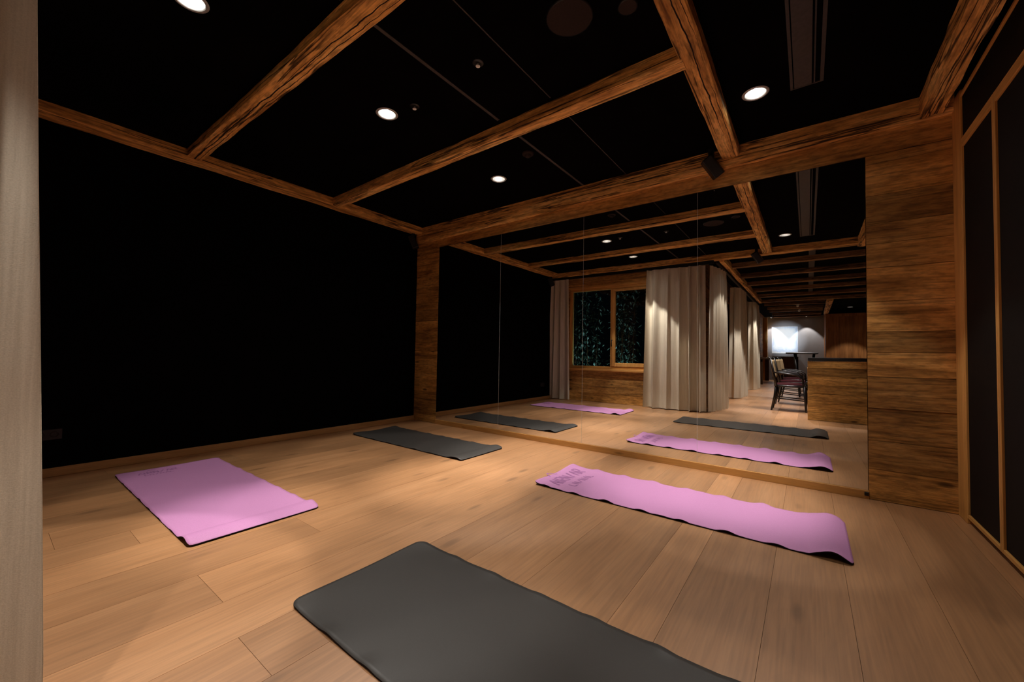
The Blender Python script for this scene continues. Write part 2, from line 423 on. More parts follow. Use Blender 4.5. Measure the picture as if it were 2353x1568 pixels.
# ------------------------------------------------------------------ beams
def beam(name, axis, a0, a1, cl, cr, z0, z1, mat, amp=.006, skew=0.0, seed=0, wane=0.0):
    """rough-hewn timber: runs a0..a1 along axis, cross range cl..cr (may be pairs start/end), z0 bottom (may be pair)."""
    b = MB(); n = max(4, int(abs(a1 - a0) / .05)); rows = []
    pair = lambda v: v if hasattr(v, '__len__') else (v, v)
    cl, cr, z0 = pair(cl), pair(cr), pair(z0)
    for i in range(n + 1):
        t = i / n; a = a0 + (a1 - a0) * t
        l = cl[0] + (cl[1] - cl[0]) * t; r = cr[0] + (cr[1] - cr[0]) * t; zb = z0[0] + (z0[1] - z0[0]) * t
        k = .10
        ring = [(l, z1), (l, zb + (z1 - zb) * .5), (l + (r - l) * .0, zb + (z1 - zb) * k), (l + (r - l) * .08, zb), (l + (r - l) * .36, zb), (l + (r - l) * .64, zb),
                (l + (r - l) * .92, zb), (r, zb + (z1 - zb) * k), (r, zb + (z1 - zb) * .5), (r, z1)]
        out = []
        for j, (c, z) in enumerate(ring):
            q = Vector((a * 2.3 + seed * 9.1, c * 9, z * 9 + j * 1.7))
            d = noise.noise(q) * amp + noise.noise(q * 3.1) * amp * .45
            d2 = noise.noise(q + Vector((5, 3, 1))) * amp + noise.noise(q * 2.7) * amp * .4
            if z == z1: d2 = 0
            out.append((a, c + d, z + d2) if axis == 'X' else (c + d, a, z + d2))
        rows.append(out)
    vs = b.grid(rows, 0, True)
    for r in (vs[0], vs[-1]): b.face(r)
    for A, B in zip(vs, vs[1:]): b.face([A[0], B[0], B[-1], A[-1]])
    o = b.build(name, mat); o.data.set_sharp_from_angle(angle=math.radians(28)); return o

BG = 'old timber beams of the studio ceiling'
tag(beam('ceiling_beam', 'X', .02, 5.3, -.052, .018, (2.525, 2.592), 2.737, 'beam_x', .008, seed=1), 'long rough timber beam running along the top of the mirror wall', 'beam', BG)
tag(beam('ceiling_beam', 'Y', -3.74, -.055, .003, .155, 2.652, 2.737, 'beam_y', .006, seed=2), 'timber beam running along the top of the black wall', 'beam', BG)
tag(beam('ceiling_joist', 'X', .16, 3.99, -2.715, (-2.612, -2.572), 2.662, 2.737, 'joist_split', .008, seed=3), 'wide cracked timber joist between black wall and beam, nearer the camera', 'beam', BG)
tag(beam('ceiling_joist', 'X', .16, 3.975, (-1.378, -1.45), (-1.285, -1.342), 2.644, 2.737, 'beam_x', .005, seed=4), 'straight timber joist between black wall and beam, nearer the mirror', 'beam', BG)
tag(beam('ceiling_beam', 'Y', -3.745, -.05, 3.956, 4.088, 2.648, 2.737, 'beam_split', .006, seed=5), 'timber beam running from the mirror wall towards the camera, ending at a black speaker', 'beam', BG)
tag(beam('ceiling_beam', 'Y', -3.745, -.06, (5.12, 5.135), (5.245, 5.25), 2.586, 2.737, 'beam_y', .014, seed=6), 'gnarled timber beam beside the top of the black cabinets', 'beam', BG)
tag(beam('ceiling_beam', 'X', .02, RX, -3.875, -3.745, 2.637, 2.737, 'beam_x', .006, seed=7), 'timber beam above the window and linen curtains, seen in the mirror', 'beam', BG)
# lounge beyond the opening
LG = 'timber joists over the lounge'
ords = ['first', 'second', 'third', 'fourth', 'fifth', 'sixth', 'seventh', 'eighth', 'ninth', 'tenth', 'last']
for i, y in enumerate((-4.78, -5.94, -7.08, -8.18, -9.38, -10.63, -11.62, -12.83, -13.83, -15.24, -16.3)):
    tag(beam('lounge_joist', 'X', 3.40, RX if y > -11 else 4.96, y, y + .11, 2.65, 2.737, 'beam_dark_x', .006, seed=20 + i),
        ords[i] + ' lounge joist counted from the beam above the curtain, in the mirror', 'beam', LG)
tag(beam('lounge_beam', 'Y', -10.5, -3.88, (3.345, 3.305), (3.415, 3.39), 2.62, 2.737, 'beam_y', .006, seed=40), 'timber beam above the curtains along the lounge side, seen in the mirror', 'beam')
tag(beam('lounge_beam', 'Y', -15.4, -10.75, (5.03, 4.985), (5.16, 5.13), 2.62, 2.737, 'beam_y', .006, seed=41), 'short timber beam beside the grey far wall of the lounge', 'beam')

# thin pale joints of the ceiling cladding
for k, (x, w, y0) in enumerate(((2.67, .011, -3.7), (3.126, .0035, -3.7), (4.60, .045, -9.4))):
    b = MB()
    if k < 2:
        for ya, yb in ((-.06, -1.27), (-1.47, -2.56), (-2.73, -3.7)): b.box(x - w, x + w, yb, ya, CEIL - .004, CEIL)
    else:
        for ya, yb in zip((-3.9, -4.80, -5.96, -7.10, -8.2), (-4.65, -5.8, -6.95, -8.05, -9.3)): b.box(x - w, x + w, yb, ya, CEIL - .012, CEIL)
    struct(b.build('trim_%d' % (k + 2), 'strip'))

# ------------------------------------------------------------------ window wall (behind the camera, seen in the mirror)
WX0, WX1, WZ0, WZ1 = .40, 2.40, .64, 2.37
rnd = random.Random(5)
b = MB()
boards_rect(b, 0, 3.02, .002, WZ0, LW, LW - .14, rnd, (.14, .2))
boards_rect(b, 0, WX0, WZ0, WZ1, LW, LW - .14, rnd, (.14, .2))
boards_rect(b, WX1, 3.02, WZ0, WZ1, LW, LW - .14, rnd, (.14, .2))
boards_rect(b, 0, 3.02, WZ1, 2.70, LW, LW - .14, rnd, (.1, .13))
struct(b.build('wall_front', 'boards'))

def make_window():
    root = bpy.data.objects.new('window_1', None); COL.objects.link(root); root.location = (WX0, LW, WZ0); root.matrix_world = Matrix.Translation(root.location); struct(root)
    y0, y1 = LW - .10, LW - .005
    b = MB()
    b.box(WX0, WX1, y0, y1, WZ1 - .055, WZ1, 0, 0, .004); b.box(WX0, WX1, y0, y1, WZ0 + .045, WZ0 + .095, 0, 0, .004)
    struct(b.build('frame', 'trim_x', root))
    b = MB(); b.box(WX0, WX0 + .05, y0, y1 - .001, WZ0 + .095, WZ1 - .055, 0, 0, .004); b.box(WX1 - .05, WX1, y0, y1 - .001, WZ0 + .095, WZ1 - .055, 0, 0, .004)
    b.box(1.325, 1.36, y0, y1 - .001, WZ0 + .095, WZ1 - .055, 0, 0, .004)
    struct(b.build('jamb', 'trim_z', root))
    b = MB(); b.box(WX0 - .05, WX1 + .05, LW - .04, LW + .05, WZ0, WZ0 + .045, 0, 0, .006)
    struct(b.build('sill', 'trim_x', root))
    b = MB(); b.box(WX0 - .04, WX1 + .04, LW - .03, LW + .016, WZ1, WZ1 + .05, 0, 0, .004)
    struct(b.build('casing', 'trim_x', root))
    # opening sash
    sx0, sx1, sz0, sz1 = 1.36, WX1 - .05, WZ0 + .10, WZ1 - .06
    b = MB(); ys0, ys1 = y0 + .02, LW + .008
    b.box(sx0, sx0 + .055, ys0, ys1, sz0, sz1, 0, 0, .006); b.box(sx1 - .055, sx1, ys0, ys1, sz0, sz1, 0, 0, .006)
    b.box(sx0 + .055, sx1 - .055, ys0, ys1 - .001, sz1 - .045, sz1, 0, 0, .006); b.box(sx0 + .055, sx1 - .055, ys0, ys1 - .001, sz0, sz0 + .075, 0, 0, .006)
    sash = struct(b.build('sash', 'trim_z', root))
    h = MB(); h.tube([(1.372, LW + .008, 1.27), (1.372, LW + .045, 1.27)], .008); h.tube([(1.372, LW + .045, 1.28), (1.372, LW + .048, 1.14)], .009)
    h.bm.transform(Matrix.Translation(-Vector(root.location)))
    hd = h.build('handle', 'black_metal'); hd.parent = sash; struct(hd)
    for nm, (a, c, zl, zh) in {'pane': (WX0 + .05, 1.325, WZ0 + .095, WZ1 - .055), 'sash_pane': (sx0 + .055, sx1 - .055, sz0 + .075, sz1 - .045)}.items():
        g = MB(); g.box(a, c, y0 + .045, y0 + .049, zl, zh); struct(g.build(nm, 'glass', root))
make_window()

# garden outside the window
b = MB(); b.box(-4, 2.9, -9, LW - .15, -.2, .0); struct(b.build('ground_outside', 'soil'))
def shrub(x, y, h, w, n, seed, label):
    r = random.Random(seed)
    o = thing('leafy_shrub', label, 'shrub', (x, y, 0), 'garden shrubs outside the window')
    s = MB()
    stems = []
    for k in range(7):
        bx, by = r.uniform(-w, w) * .5, r.uniform(-.15, .15); tx, ty = bx + r.uniform(-.25, .25), by + r.uniform(-.2, .2)
        pts = [(x + bx + (tx - bx) * t, y + by + (ty - by) * t, h * t * r.uniform(.97, 1.0)) for t in (0, .25, .5, .75, 1)]
        stems.append(pts); s.tube(pts, [.012, .010, .008, .006, .003], 6)
    s.build('stem', 'dark_wood', o)
    f = MB()
    for k in range(n):
        p = r.choice(stems); i = r.randrange(4); t = r.random()
        c = Vector(p[i]).lerp(Vector(p[i + 1]), t) + Vector((r.gauss(0, .09), r.gauss(0, .09), r.gauss(0, .05)))
        if c.z < .15: continue
        L = r.uniform(.07, .13); a = r.uniform(0, 2 * PI); droop = r.uniform(-1.2, .1)
        d = Vector((math.cos(a) * math.cos(droop), math.sin(a) * math.cos(droop), math.sin(droop))); sd = d.cross(Vector((0, 0, 1))).normalized() * L * .2
        up = Vector((0, 0, .012))
        v = [f.bm.verts.new(q) for q in (c, c + d * L * .45 + sd, c + d * L, c + d * L * .45 - sd, c + d * L * .5 + up)]
        for q in ((0, 1, 4), (1, 2, 4), (2, 3, 4), (3, 0, 4)): f.face([v[i2] for i2 in q])
    f.build('foliage', 'leaf', o, fix=False)
shrub(.35, -4.75, 2.6, .7, 1300, 1, 'dark shrub outside the window, behind the edge by the corner curtain')
shrub(1.15, -5.05, 2.5, .6, 900, 2, 'dark shrub outside the window, behind the centre of the fixed pane')
shrub(2.15, -5.0, 2.6, .7, 900, 3, 'dark shrub outside the window, behind the opening sash')

# ------------------------------------------------------------------ curtains
def curtain(name, label, path, z0, z1, amp0, amp1, wl, seed, group='natural linen curtains', flare=0.0, spread=0.0):
    """path: plan polyline; folds displaced along its normal; amp0 at the hem, amp1 at the heading."""
    r = random.Random(seed)
    P = [Vector((x, y, 0)) for x, y in path]; seg = [(P[i + 1] - P[i]).length for i in range(len(P) - 1)]; T = sum(seg)
    step = .009; n = int(T / step); ph = 0; pts = []
    k = 2 * PI / wl; phs = [r.uniform(0, 2 * PI) for _ in range(6)]
    def at(s):
        s = max(0, min(T, s))
        for i, L in enumerate(seg):
            if s <= L or i == len(seg) - 1:
                d = (P[i + 1] - P[i]).normalized(); q = P[i] + d * s
                return q, d
            s -= L
    cols = []
    for i in range(n + 1):
        s = T * i / n
        q, _ = at(s)
        d = (at(s + .06)[0] - at(s - .06)[0]).normalized(); nrm = Vector((-d.y, d.x, 0))
        f1 = math.sin(k * s + 1.5 * math.sin(s * 3.7 + phs[0]) + .7 * math.sin(s * 8.3 + phs[4]) + phs[1])
        f2 = math.sin(k * 1.9 * s + .8 * math.sin(s * 5 + phs[2]) + phs[3])
        prof = .78 * f1 + .22 * f2
        lat = math.cos(k * s + 1.5 * math.sin(s * 3.7 + phs[0]) + .7 * math.sin(s * 8.3 + phs[4]) + phs[1]) * wl * .17; prof *= .75 + .35 * math.sin(s * 6.1 + phs[5])
        cols.append((q, d, nrm, prof, lat, s / T))
    rows = []
    nz = 26
    for j in range(nz + 1):
        t = j / nz; z = z0 + (z1 - z0) * t
        a = amp0 + (amp1 - amp0) * t
        if t > .955: a *= .75
        row = []
        for (q, d, nrm, prof, lat, u) in cols:
            wv = noise.noise(Vector((u * T * 2.2, t * 1.6, seed))) * .012 * (1 - t)
            off = nrm * (prof * a + wv + flare * (1 - t)) + d * (lat * (a / max(amp0, .001)) + spread * (u - .5) * (1 - t))
            hem = (noise.noise(Vector((u * 5, 0, seed))) * .003 + .002) if j == 0 else 0
            row.append((q.x + off.x, q.y + off.y, z + hem))
        rows.append(row)
    o = thing(name, label, 'curtain', (P[0].x, P[0].y, z0), group)
    for nm, a, c in (('hem', 0, 1), ('drape', 1, nz - 1), ('heading', nz - 1, nz)):
        b = MB(); b.grid(rows[a:c + 1], 0, True); p = b.build(nm, 'linen', o, fix=False)
        md = p.modifiers.new('cloth_thickness', 'SOLIDIFY'); md.thickness = .0035 if nm != 'drape' else .0022; md.offset = 0; md.use_rim = False
    return o
CT = 2.576
curtain('linen_curtain', 'wide linen curtain beside the window, at the edge of the frame and in the mirror',
        [(2.12, -3.738), (2.42, -3.740), (2.7, -3.768), (3.10, -3.795)], .012, CT, .118, .060, .17, 4, flare=.036, spread=.04)
curtain('linen_curtain', 'linen curtain turning the corner behind the wide window curtain, in the mirror',
        [(3.172, -3.845), (3.20, -3.97), (3.26, -4.25), (3.28, -4.74)], .012, CT, .085, .045, .16, 6, spread=.06)
curtain('linen_curtain', 'narrow linen curtain hanging in the corner between window and black wall', [(.03, -3.72), (.44, -3.74)], .012, CT, .06, .032, .12, 9, flare=.01, spread=.13)
curtain('linen_curtain', 'gathered linen curtain on the lounge side, nearest behind the window curtain', [(3.08, -6.75), (3.2, -6.78), (3.27, -6.9), (3.28, -7.75)], .012, 2.6, .06, .035, .15, 12, spread=.05)
curtain('linen_curtain', 'gathered linen curtain on the lounge side, furthest from the window', [(3.1, -9.75), (3.22, -9.8), (3.29, -9.95), (3.30, -10.9)], .012, 2.6, .06, .035, .15, 15, spread=.05)
b = MB(); b.box(.02, 3.24, -3.80, -3.765, CT + .004, 2.737); b.box(3.25, 3.29, -10.9, -3.88, 2.602, 2.737)
struct(b.build('trim_5', 'black_metal'))

# ------------------------------------------------------------------ yoga mats
def yoga_mat(x0, x1, y0, y1, mat, seed, label, up0, arch1, wave, print_=None, skew=0.0, r0=.03):
    """up0: lift of the x0 end curling up; arch1: height of the arch at the x1 end; wave: edge ripple height."""
    r = random.Random(seed); ph = [r.uniform(0, 6) for _ in range(6)]
    nx, ny = 150, 36; th = .0055
    def zt(u, v):
        x = u * (x1 - x0); z = 0
        e0 = max(0, 1 - x / .16); z += up0 * e0 ** 1.7 * (.65 + .35 * math.cos(v * 2 * PI))
        dx = (x1 - x0) - x
        if dx < .17:
            s = dx / .17; z += arch1 * math.sin(PI * min(1, s * .92 + .06)) ** 1.15 * (.8 + .2 * math.cos(v * 5 + ph[0]))
        for edge, (pa, pb) in ((v, (ph[1], ph[2])), (1 - v, (ph[3], ph[4]))):
            e = max(0, 1 - edge / .12)
            w = max(0, math.sin(x * 2 * PI / .235 + pa)) ** 1.6 * .8 + max(0, math.sin(x * 2 * PI / .37 + pb)) ** 2 * .4
            z += wave * e * e * w * min(1, x / .1)
        z += .0015 * noise.noise(Vector((x * 5, v * 3, seed)))* (1) + .0015
        return max(z, .0004)
    def pos(u, v, top):
        x = x0 + u * (x1 - x0); y = y0 + v * (y1 - y0) + skew * (u - .5)
        # rounded corners
        for cu, cx in ((u * (x1 - x0), 1), ((1 - u) * (x1 - x0), -1)):
            for cv, cy in ((v * (y1 - y0), 1), ((1 - v) * (y1 - y0), -1)):
                if cu < r0 and cv < r0:
                    a, bb = r0 - cu, r0 - cv; m_ = max(a, bb); l = math.hypot(a, bb)
                    if l > 1e-6: x += cx * a * (1 - m_ / l); y += cy * bb * (1 - m_ / l)
        return (x, y, zt(u, v) + (th if top else 0))
    us = [i / nx for i in range(nx + 1)]; vs_ = [j / ny for j in range(ny + 1)]
    o = thing('yoga_mat', label, 'yoga mat', (x0, y0, 0), 'yoga mats on the oak floor')
    b = MB()
    T = b.grid([[pos(u, v, True) for v in vs_] for u in us], 0)
    Bt = b.grid([[pos(u, v, False) for v in vs_] for u in us], 1)
    def side(A, C):
        for i in range(len(A) - 1): b.face([A[i], A[i + 1], C[i + 1], C[i]], 0, 1, False)
    side(T[0], Bt[0]); side(T[-1], Bt[-1]); side([q[0] for q in T], [q[0] for q in Bt]); side([q[-1] for q in T], [q[-1] for q in Bt])
    b.build('foam_sheet', [mat, 'mat_under'], o)
    if print_:
        g = MB(); ox, oy, sc = print_
        # faint two-line lettering under a swoosh; baseline runs across the mat (+y), letter tops towards -x
        def strip(pl, w):
            for (a, c), (a2, c2) in zip(pl, pl[1:]):
                d = Vector((a2 - a, c2 - c)); d.normalize(); nn = Vector((-d.y, d.x)) * w / 2
                q = []
                for (yy, xx) in ((a - nn.x, c - nn.y), (a + nn.x, c + nn.y), (a2 + nn.x, c2 + nn.y), (a2 - nn.x, c2 - nn.y)):
                    X = ox - xx * sc; Y = oy + yy * sc
                    u = (X - x0) / (x1 - x0); v = (Y - y0) / (y1 - y0)
                    q.append(g.bm.verts.new((X, Y, zt(u, v) + th + .0007)))
                g.face(q)
        GL = [[(0, 0), (.12, .5), (.24, 0)], [(0, .5), (0, 0), (.2, 0)], [(0, 0), (0, .5), (.2, .5), (.2, .25), (0, .25), (.22, 0)], [(.2, .5), (0, .5), (0, 0), (.2, 0)],
              [(0, 0), (0, .5)], [(0, 0), (.2, .5)], [(.22, .5), (0, .5), (0, .25), (.22, .25), (.22, 0), (0, 0)], [(0, 0), (0, .5), (.2, 0), (.2, .5)]]
        seq = (0, 4, 2, 7, 5, 0, 2); a = 0
        for k in seq:
            strip([(a + p[0] * 1.15, p[1]) for p in GL[k]], .085); a += (.34 if k != 4 else .14)
        a = .25
        for k in (1, 7, 5, 7, 0, 1): strip([(a + p[0] * .9, p[1] * .55 - .5) for p in GL[k]], .06); a += .27
        strip([(.55 + .5 * t, .72 + .28 * math.sin(PI * min(1, t * 1.1))) for t in [i / 10 for i in range(11)]], .06)
        g.build('printed_lettering', 'print', o)['label'] = 'faint mauve lettering and swoosh'
    return o
yoga_mat(2.885, 4.705, -1.25, -.635, 'mat_pink', 1, 'pink yoga mat along the mirror wall, with faint lettering at one end', .018, .030, .012, (3.055, -1.15, .205), skew=-.02)
yoga_mat(.33, 2.105, -3.112, -2.458, 'mat_pink', 2, 'pink yoga mat beside the black wall, half in shade', .006, .024, .006, (.475, -3.0, .11))
yoga_mat(.288, 2.035, -1.135, -.522, 'mat_grey', 3, 'charcoal yoga mat in the far corner by the black wall and mirror', .016, .022, .006)
yoga_mat(2.935, 4.735, -3.01, -2.362, 'mat_grey', 4, 'large charcoal yoga mat at the bottom edge, nearest the camera', .006, .030, .006, r0=.045)

# ------------------------------------------------------------------ built-in cabinets
def cabinet(y0, y1, label, post):
    """y0 nearer the mirror wall (larger y)"""
    o = thing('built_in_cabinet', label, 'cabinet', (5.30, y1, 0), 'black built-in cabinets')
    X = 5.30
    b = MB(); b.box(X + .022, 5.9, y1, y0, .045, 2.344); b.box(X + .05, 5.86, y1, y0, .002, .045)
    b.build('carcass', 'black_panel', o)
    w = .02
    for ya, yb in ((y0 - w, y0 - .001), (y1 + .001, y1 + w)):
        f = MB(); f.box(X - .004, X + .02, ya, yb, .035, 2.345, 0, 0, .002); f.build('stile', 'trim_z', o)
    for za, zb in ((.035, .058), (2.292, 2.345)):
        f = MB(); f.box(X - .0035, X + .02, y1 + w, y0 - w, za, zb, 0, 0, .002); f.build('rail', 'trim_y', o)
    d = MB(); d.box(X + .006, X + .021, y1 + w + .002, y0 - w - .002, .06, 2.290); d.build('door', 'black_panel', o)
    return o
cabinet(-.172, -.705, 'tall narrow black cabinet with larch edging, next to the wooden wall', True)
cabinet(-.707, -1.52, 'tall black cabinet with larch edging, cut by the edge of the frame', False)
cabinet(-1.522, -2.34, 'third tall black cabinet with larch edging, counted from the wooden wall', False)
cabinet(-2.342, -3.2, 'fourth tall black cabinet with larch edging, counted from the wooden wall', False)
o = thing('overhead_cabinet', 'long shallow black cabinet running above the tall black cabinets', 'cabinet', (5.30, -3.2, 2.346))
b = MB(); b.box(5.322, 5.9, -3.2, -.172, 2.346, 2.66); b.build('carcass', 'black_panel', o)
b = MB(); b.box(5.306, 5.321, -3.18, -.178, 2.347, 2.61); b.build('flap_door', 'black_panel', o)
b = MB(); b.box(5.2965, 5.321, -3.2, -.172, 2.612, 2.63, 0, 0, .002); b.build('rail', 'trim_y', o)
b = MB(); b.box(5.296, 5.33, -.170, -.006, .0, 2.66, .4, 0, .003)
struct(b.build('trim_6', 'trim_z'))
b = MB(); b.box(5.30, 5.9, -.171, -.002, 2.66, 2.737); b.box(5.33, 5.9, -3.2, -.171, 2.662, 2.737); b.box(5.34, 5.9, -.170, -.005, 0, 2.66)
struct(b.build('trim_7', 'black'))

# ------------------------------------------------------------------ ceiling fixtures
def downlight(x, y, label, group, hot=None, wide=None, aim=None):
    o = thing('downlight', label, 'downlight', (x, y, CEIL), group)
    b = MB(); b.lathe([(.062, CEIL + .001), (.063, CEIL - .004), (.074, CEIL - .005), (.079, CEIL - .001)], (x, y)); b.build('trim_ring', 'ring', o)
    b = MB(); b.lathe([(.061, CEIL), (.056, CEIL + .018), (.046, CEIL + .042), (.030, CEIL + .060), (.012, CEIL + .066)], (x, y)); b.build('reflector', 'bowl', o, fix=False)
    b = MB(); b.lathe([(.014, CEIL + .066), (.015, CEIL + .040), (.009, CEIL + .034)], (x, y), 20, cap1=True); b.build('bulb', 'bulb', o)
    return o
def spot(name, loc, target, power, half, blend, color, r=.025):
    l = bpy.data.lights.new(name, 'SPOT'); l.energy = power; l.spot_size = 2 * math.radians(half); l.spot_blend = blend
    l.color = color; l.shadow_soft_size = r
    o = bpy.data.objects.new(name, l); COL.objects.link(o); o.location = loc
    d = Vector(target) - Vector(loc); o.rotation_euler = d.to_track_quat('-Z', 'Y').to_euler()
    return o
WARM = (1.0, .945, .87)
COOL = (1.0, .93, .87)
HOT, MED, WIDE = 265, 34, 50
AIM = [(.30, .08), (.25, .45), (-.10, .42), (-.32, .20), (-.03, -.62)]
for i, (x, y, lab) in enumerate(DL):
    downlight(x, y, lab, 'studio ceiling downlights')
    k = (1.05, .95, .70, 1.1, 1.0)[i]
    tx = x + AIM[i][0]; ty = y + AIM[i][1]; tx2 = x + AIM[i][0] * .4
    spot('lamp_beam', (x, y, CEIL - .006), (tx, ty, 0), HOT * k, 20 if i in (0, 3) else 15.5, .95, WARM)
    spot('lamp_field', (x, y, CEIL - .006), (tx2, y, 0), MED * (.4 if i == 2 else k), 20.5, .2, WARM)
    if i == 2: spot('lamp_spill', (x, y, CEIL - .006), (x + .26, y - .66, 0), 100, 23.5, .18, WARM)
    spot('lamp_spill', (x, y, CEIL - .006), (x, y, 0), WIDE * (1.5, 1.7, 1.25, 1.0, 1.0)[i], 37, .2, WARM)
    spot('lamp_glow', (x, y, CEIL - .006), (x, y, 0), 5 * k, 80, .9, WARM)
lab2 = ['beside the corner of the wide linen curtain', 'beside the nearer gathered lounge curtain', 'beside the far gathered lounge curtain', 'above the tan-backed armchair', 'above the tall table', 'near the far end of the lounge', 'behind the counter', 'added to light the far wooden panelling']
for (x, y), t in zip(LOUNGE_DL, lab2):
    downlight(x, y, 'lounge ceiling downlight ' + t, 'lounge ceiling downlights')
    spot('lamp_field', (x, y, CEIL - .006), (x, y, 0), (190 if x < 3.8 else 110) if y < -4.5 else 75, 37, .3, COOL)
    if y < -4.5 and x < 3.8: spot('lamp_beam', (x, y, CEIL - .006), (x, y, 0), 110, 16, .6, COOL)
    if (x, y) == (4.4, -5.02): spot('lamp_beam', (x, y, CEIL - .006), (4.05, -4.62, 0), 330, 17, .9, COOL)

def disc(name, x, y, r, label, mat, cat):
    o = thing(name, label, cat, (x, y, CEIL), None)
    b = MB(); b.lathe([(r, CEIL), (r, CEIL - .007), (r - .006, CEIL - .010)], (x, y), 48); b.build('bezel', 'black_metal', o)
    b = MB(); b.lathe([(r - .006, CEIL - .009), (r * .5, CEIL - .0085), (.004, CEIL - .0085)], (x, y), 48, cap1=True); b.build('grille', mat, o)
disc('ceiling_speaker', 3.545, -1.972, .122, 'round dark ceiling speaker between joist and the top edge', 'dark_grey', 'speaker')
disc('smoke_detector', 3.815, -1.86, .05, 'small round dark disc beside the round ceiling speaker', 'dark_grey', 'detector')
def sprinkler(x, y, label):
    o = thing('ceiling_sprinkler', label, 'sprinkler', (x, y, CEIL), 'ceiling sprinklers')
    b = MB(); b.lathe([(.034, CEIL), (.030, CEIL - .003), (.018, CEIL - .004)], (x, y), 24, cap1=True); b.build('rosette', 'black_metal', o)
    b = MB(); b.lathe([(.006, CEIL - .004), (.006, CEIL - .016), (.0135, CEIL - .017), (.0135, CEIL - .020)], (x, y), 20, cap1=True); b.build('nozzle', 'white_plastic', o)
sprinkler(2.935, -2.0, 'tiny white ceiling sprinkler between the two pale ceiling joints')
sprinkler(2.28, -1.945, 'tiny white ceiling sprinkler right beside a downlight')
o = thing('motion_sensor', 'small dark dome on the ceiling beside the pale joint, near the mirror beam', 'sensor', (2.57, -.93, CEIL))
b = MB(); b.lathe([(.05, CEIL), (.05, CEIL - .012), (.04, CEIL - .016)], (2.57, -.93), 28, cap1=True); b.build('base_plate', 'dark_grey', o)
b = MB(); b.lathe([(.030, CEIL - .016), (.026, CEIL - .03), (.014, CEIL - .038)], (2.57, -.93), 24, cap1=True); b.build('dome', 'dark_grey', o)

o = thing('linear_air_vent', 'long grey slot air vent in the black ceiling', 'vent', (4.535, -1.9, CEIL))
b = MB(); b.box(4.451, 4.466, -3.3, -.625, CEIL - .006, CEIL); b.box(4.604, 4.622, -3.3, -.625, CEIL - .006, CEIL); b.box(4.466, 4.604, -.634, -.625, CEIL - .006, CEIL); b.box(4.466, 4.604, -3.3, -3.29, CEIL - .006, CEIL)
b.build('frame', 'vent', o)
b = MB(); b.box(4.472, 4.562, -3.289, -.635, CEIL - .005, CEIL - .001); b.build('cover_plate', 'vent', o)
b = MB(); b.box(4.572, 4.579, -3.289, -.635, CEIL - .005, CEIL - .001); b.build('blade', 'vent', o)

# small black loudspeakers hung in the corners of the timber frame
def speaker(x, y, z, yaw, label, tilt=0):
    o = thing('corner_speaker', label, 'speaker', (x, y, z), 'small black hanging speakers', yaw)
    def pl(bm, nm, mat):
        me = bpy.data.meshes.new(nm); bm.bm.to_mesh(me); bm.bm.free(); me.materials.append(M[mat]); p = bpy.data.objects.new(nm, me); COL.objects.link(p); p.parent = o; return p
    b = MB()
    q = [(-.055, 0), (.055, 0), (.040, .09), (-.040, .09)]
    lo = [b.bm.verts.new((a, -c - .0, -.10)) for a, c in q]; hi = [b.bm.verts.new((a, -c, .085)) for a, c in q]
    b.face(lo[::-1]); b.face(hi)
    for i in range(4): b.face([lo[i], lo[(i + 1) % 4], hi[(i + 1) % 4], hi[i]])
    bmesh.ops.bevel(b.bm, geom=b.bm.edges[:], offset=.008, segments=2, affect='EDGES', profile=.5)
    b.bm.transform(Matrix.Rotation(math.radians(tilt), 4, 'Y') @ Matrix.Rotation(math.radians(22), 4, 'X')); bmesh.ops.recalc_face_normals(b.bm, faces=b.bm.faces)
    pl(b, 'enclosure', 'black_metal')
    b = MB(); b.box(-.02, .02, -.06, -.02, .07, .15); pl(b, 'bracket', 'black_metal')
    b = MB(); b.lathe([(.004, -.128), (.004, -.122)], (-.02, -.10), 10, cap0=True, cap1=True); pl(b, 'status_light', 'white_plastic')
speaker(3.885, -.058, 2.60, 0, 'small black speaker where the beam meets the mirror wall', -32)
speaker(3.88, -3.70, 2.60, PI, 'small black speaker on the window-side beam, seen in the mirror', 32)
speaker(.075, -.09, 2.555, -PI * .25, 'small black speaker in the corner of black wall and mirror wall')
speaker(.085, -3.66, 2.56, -PI * .75, 'small black speaker in the corner above the narrow curtain')

o = thing('wall_socket', 'black double socket low on the black wall beside the wide curtain', 'socket', (0, -3.43, .315))
b = MB(); b.box(.0002, .008, -3.505, -3.355, .275, .355, 0, 0, .003); b.build('cover_plate', 'black_metal', o)
for yy in (-3.464, -3.396):
    b = MB(); b.lathe([(.022, .0), (.022, .004), (.018, .005), (.017, .001), (.003, .001)], (0, 0), 24)
    b.bm.transform(Matrix.Translation((.006, yy, .315)) @ Matrix.Rotation(PI / 2, 4, 'Y')); b.build('outlet', 'dark_grey', o)

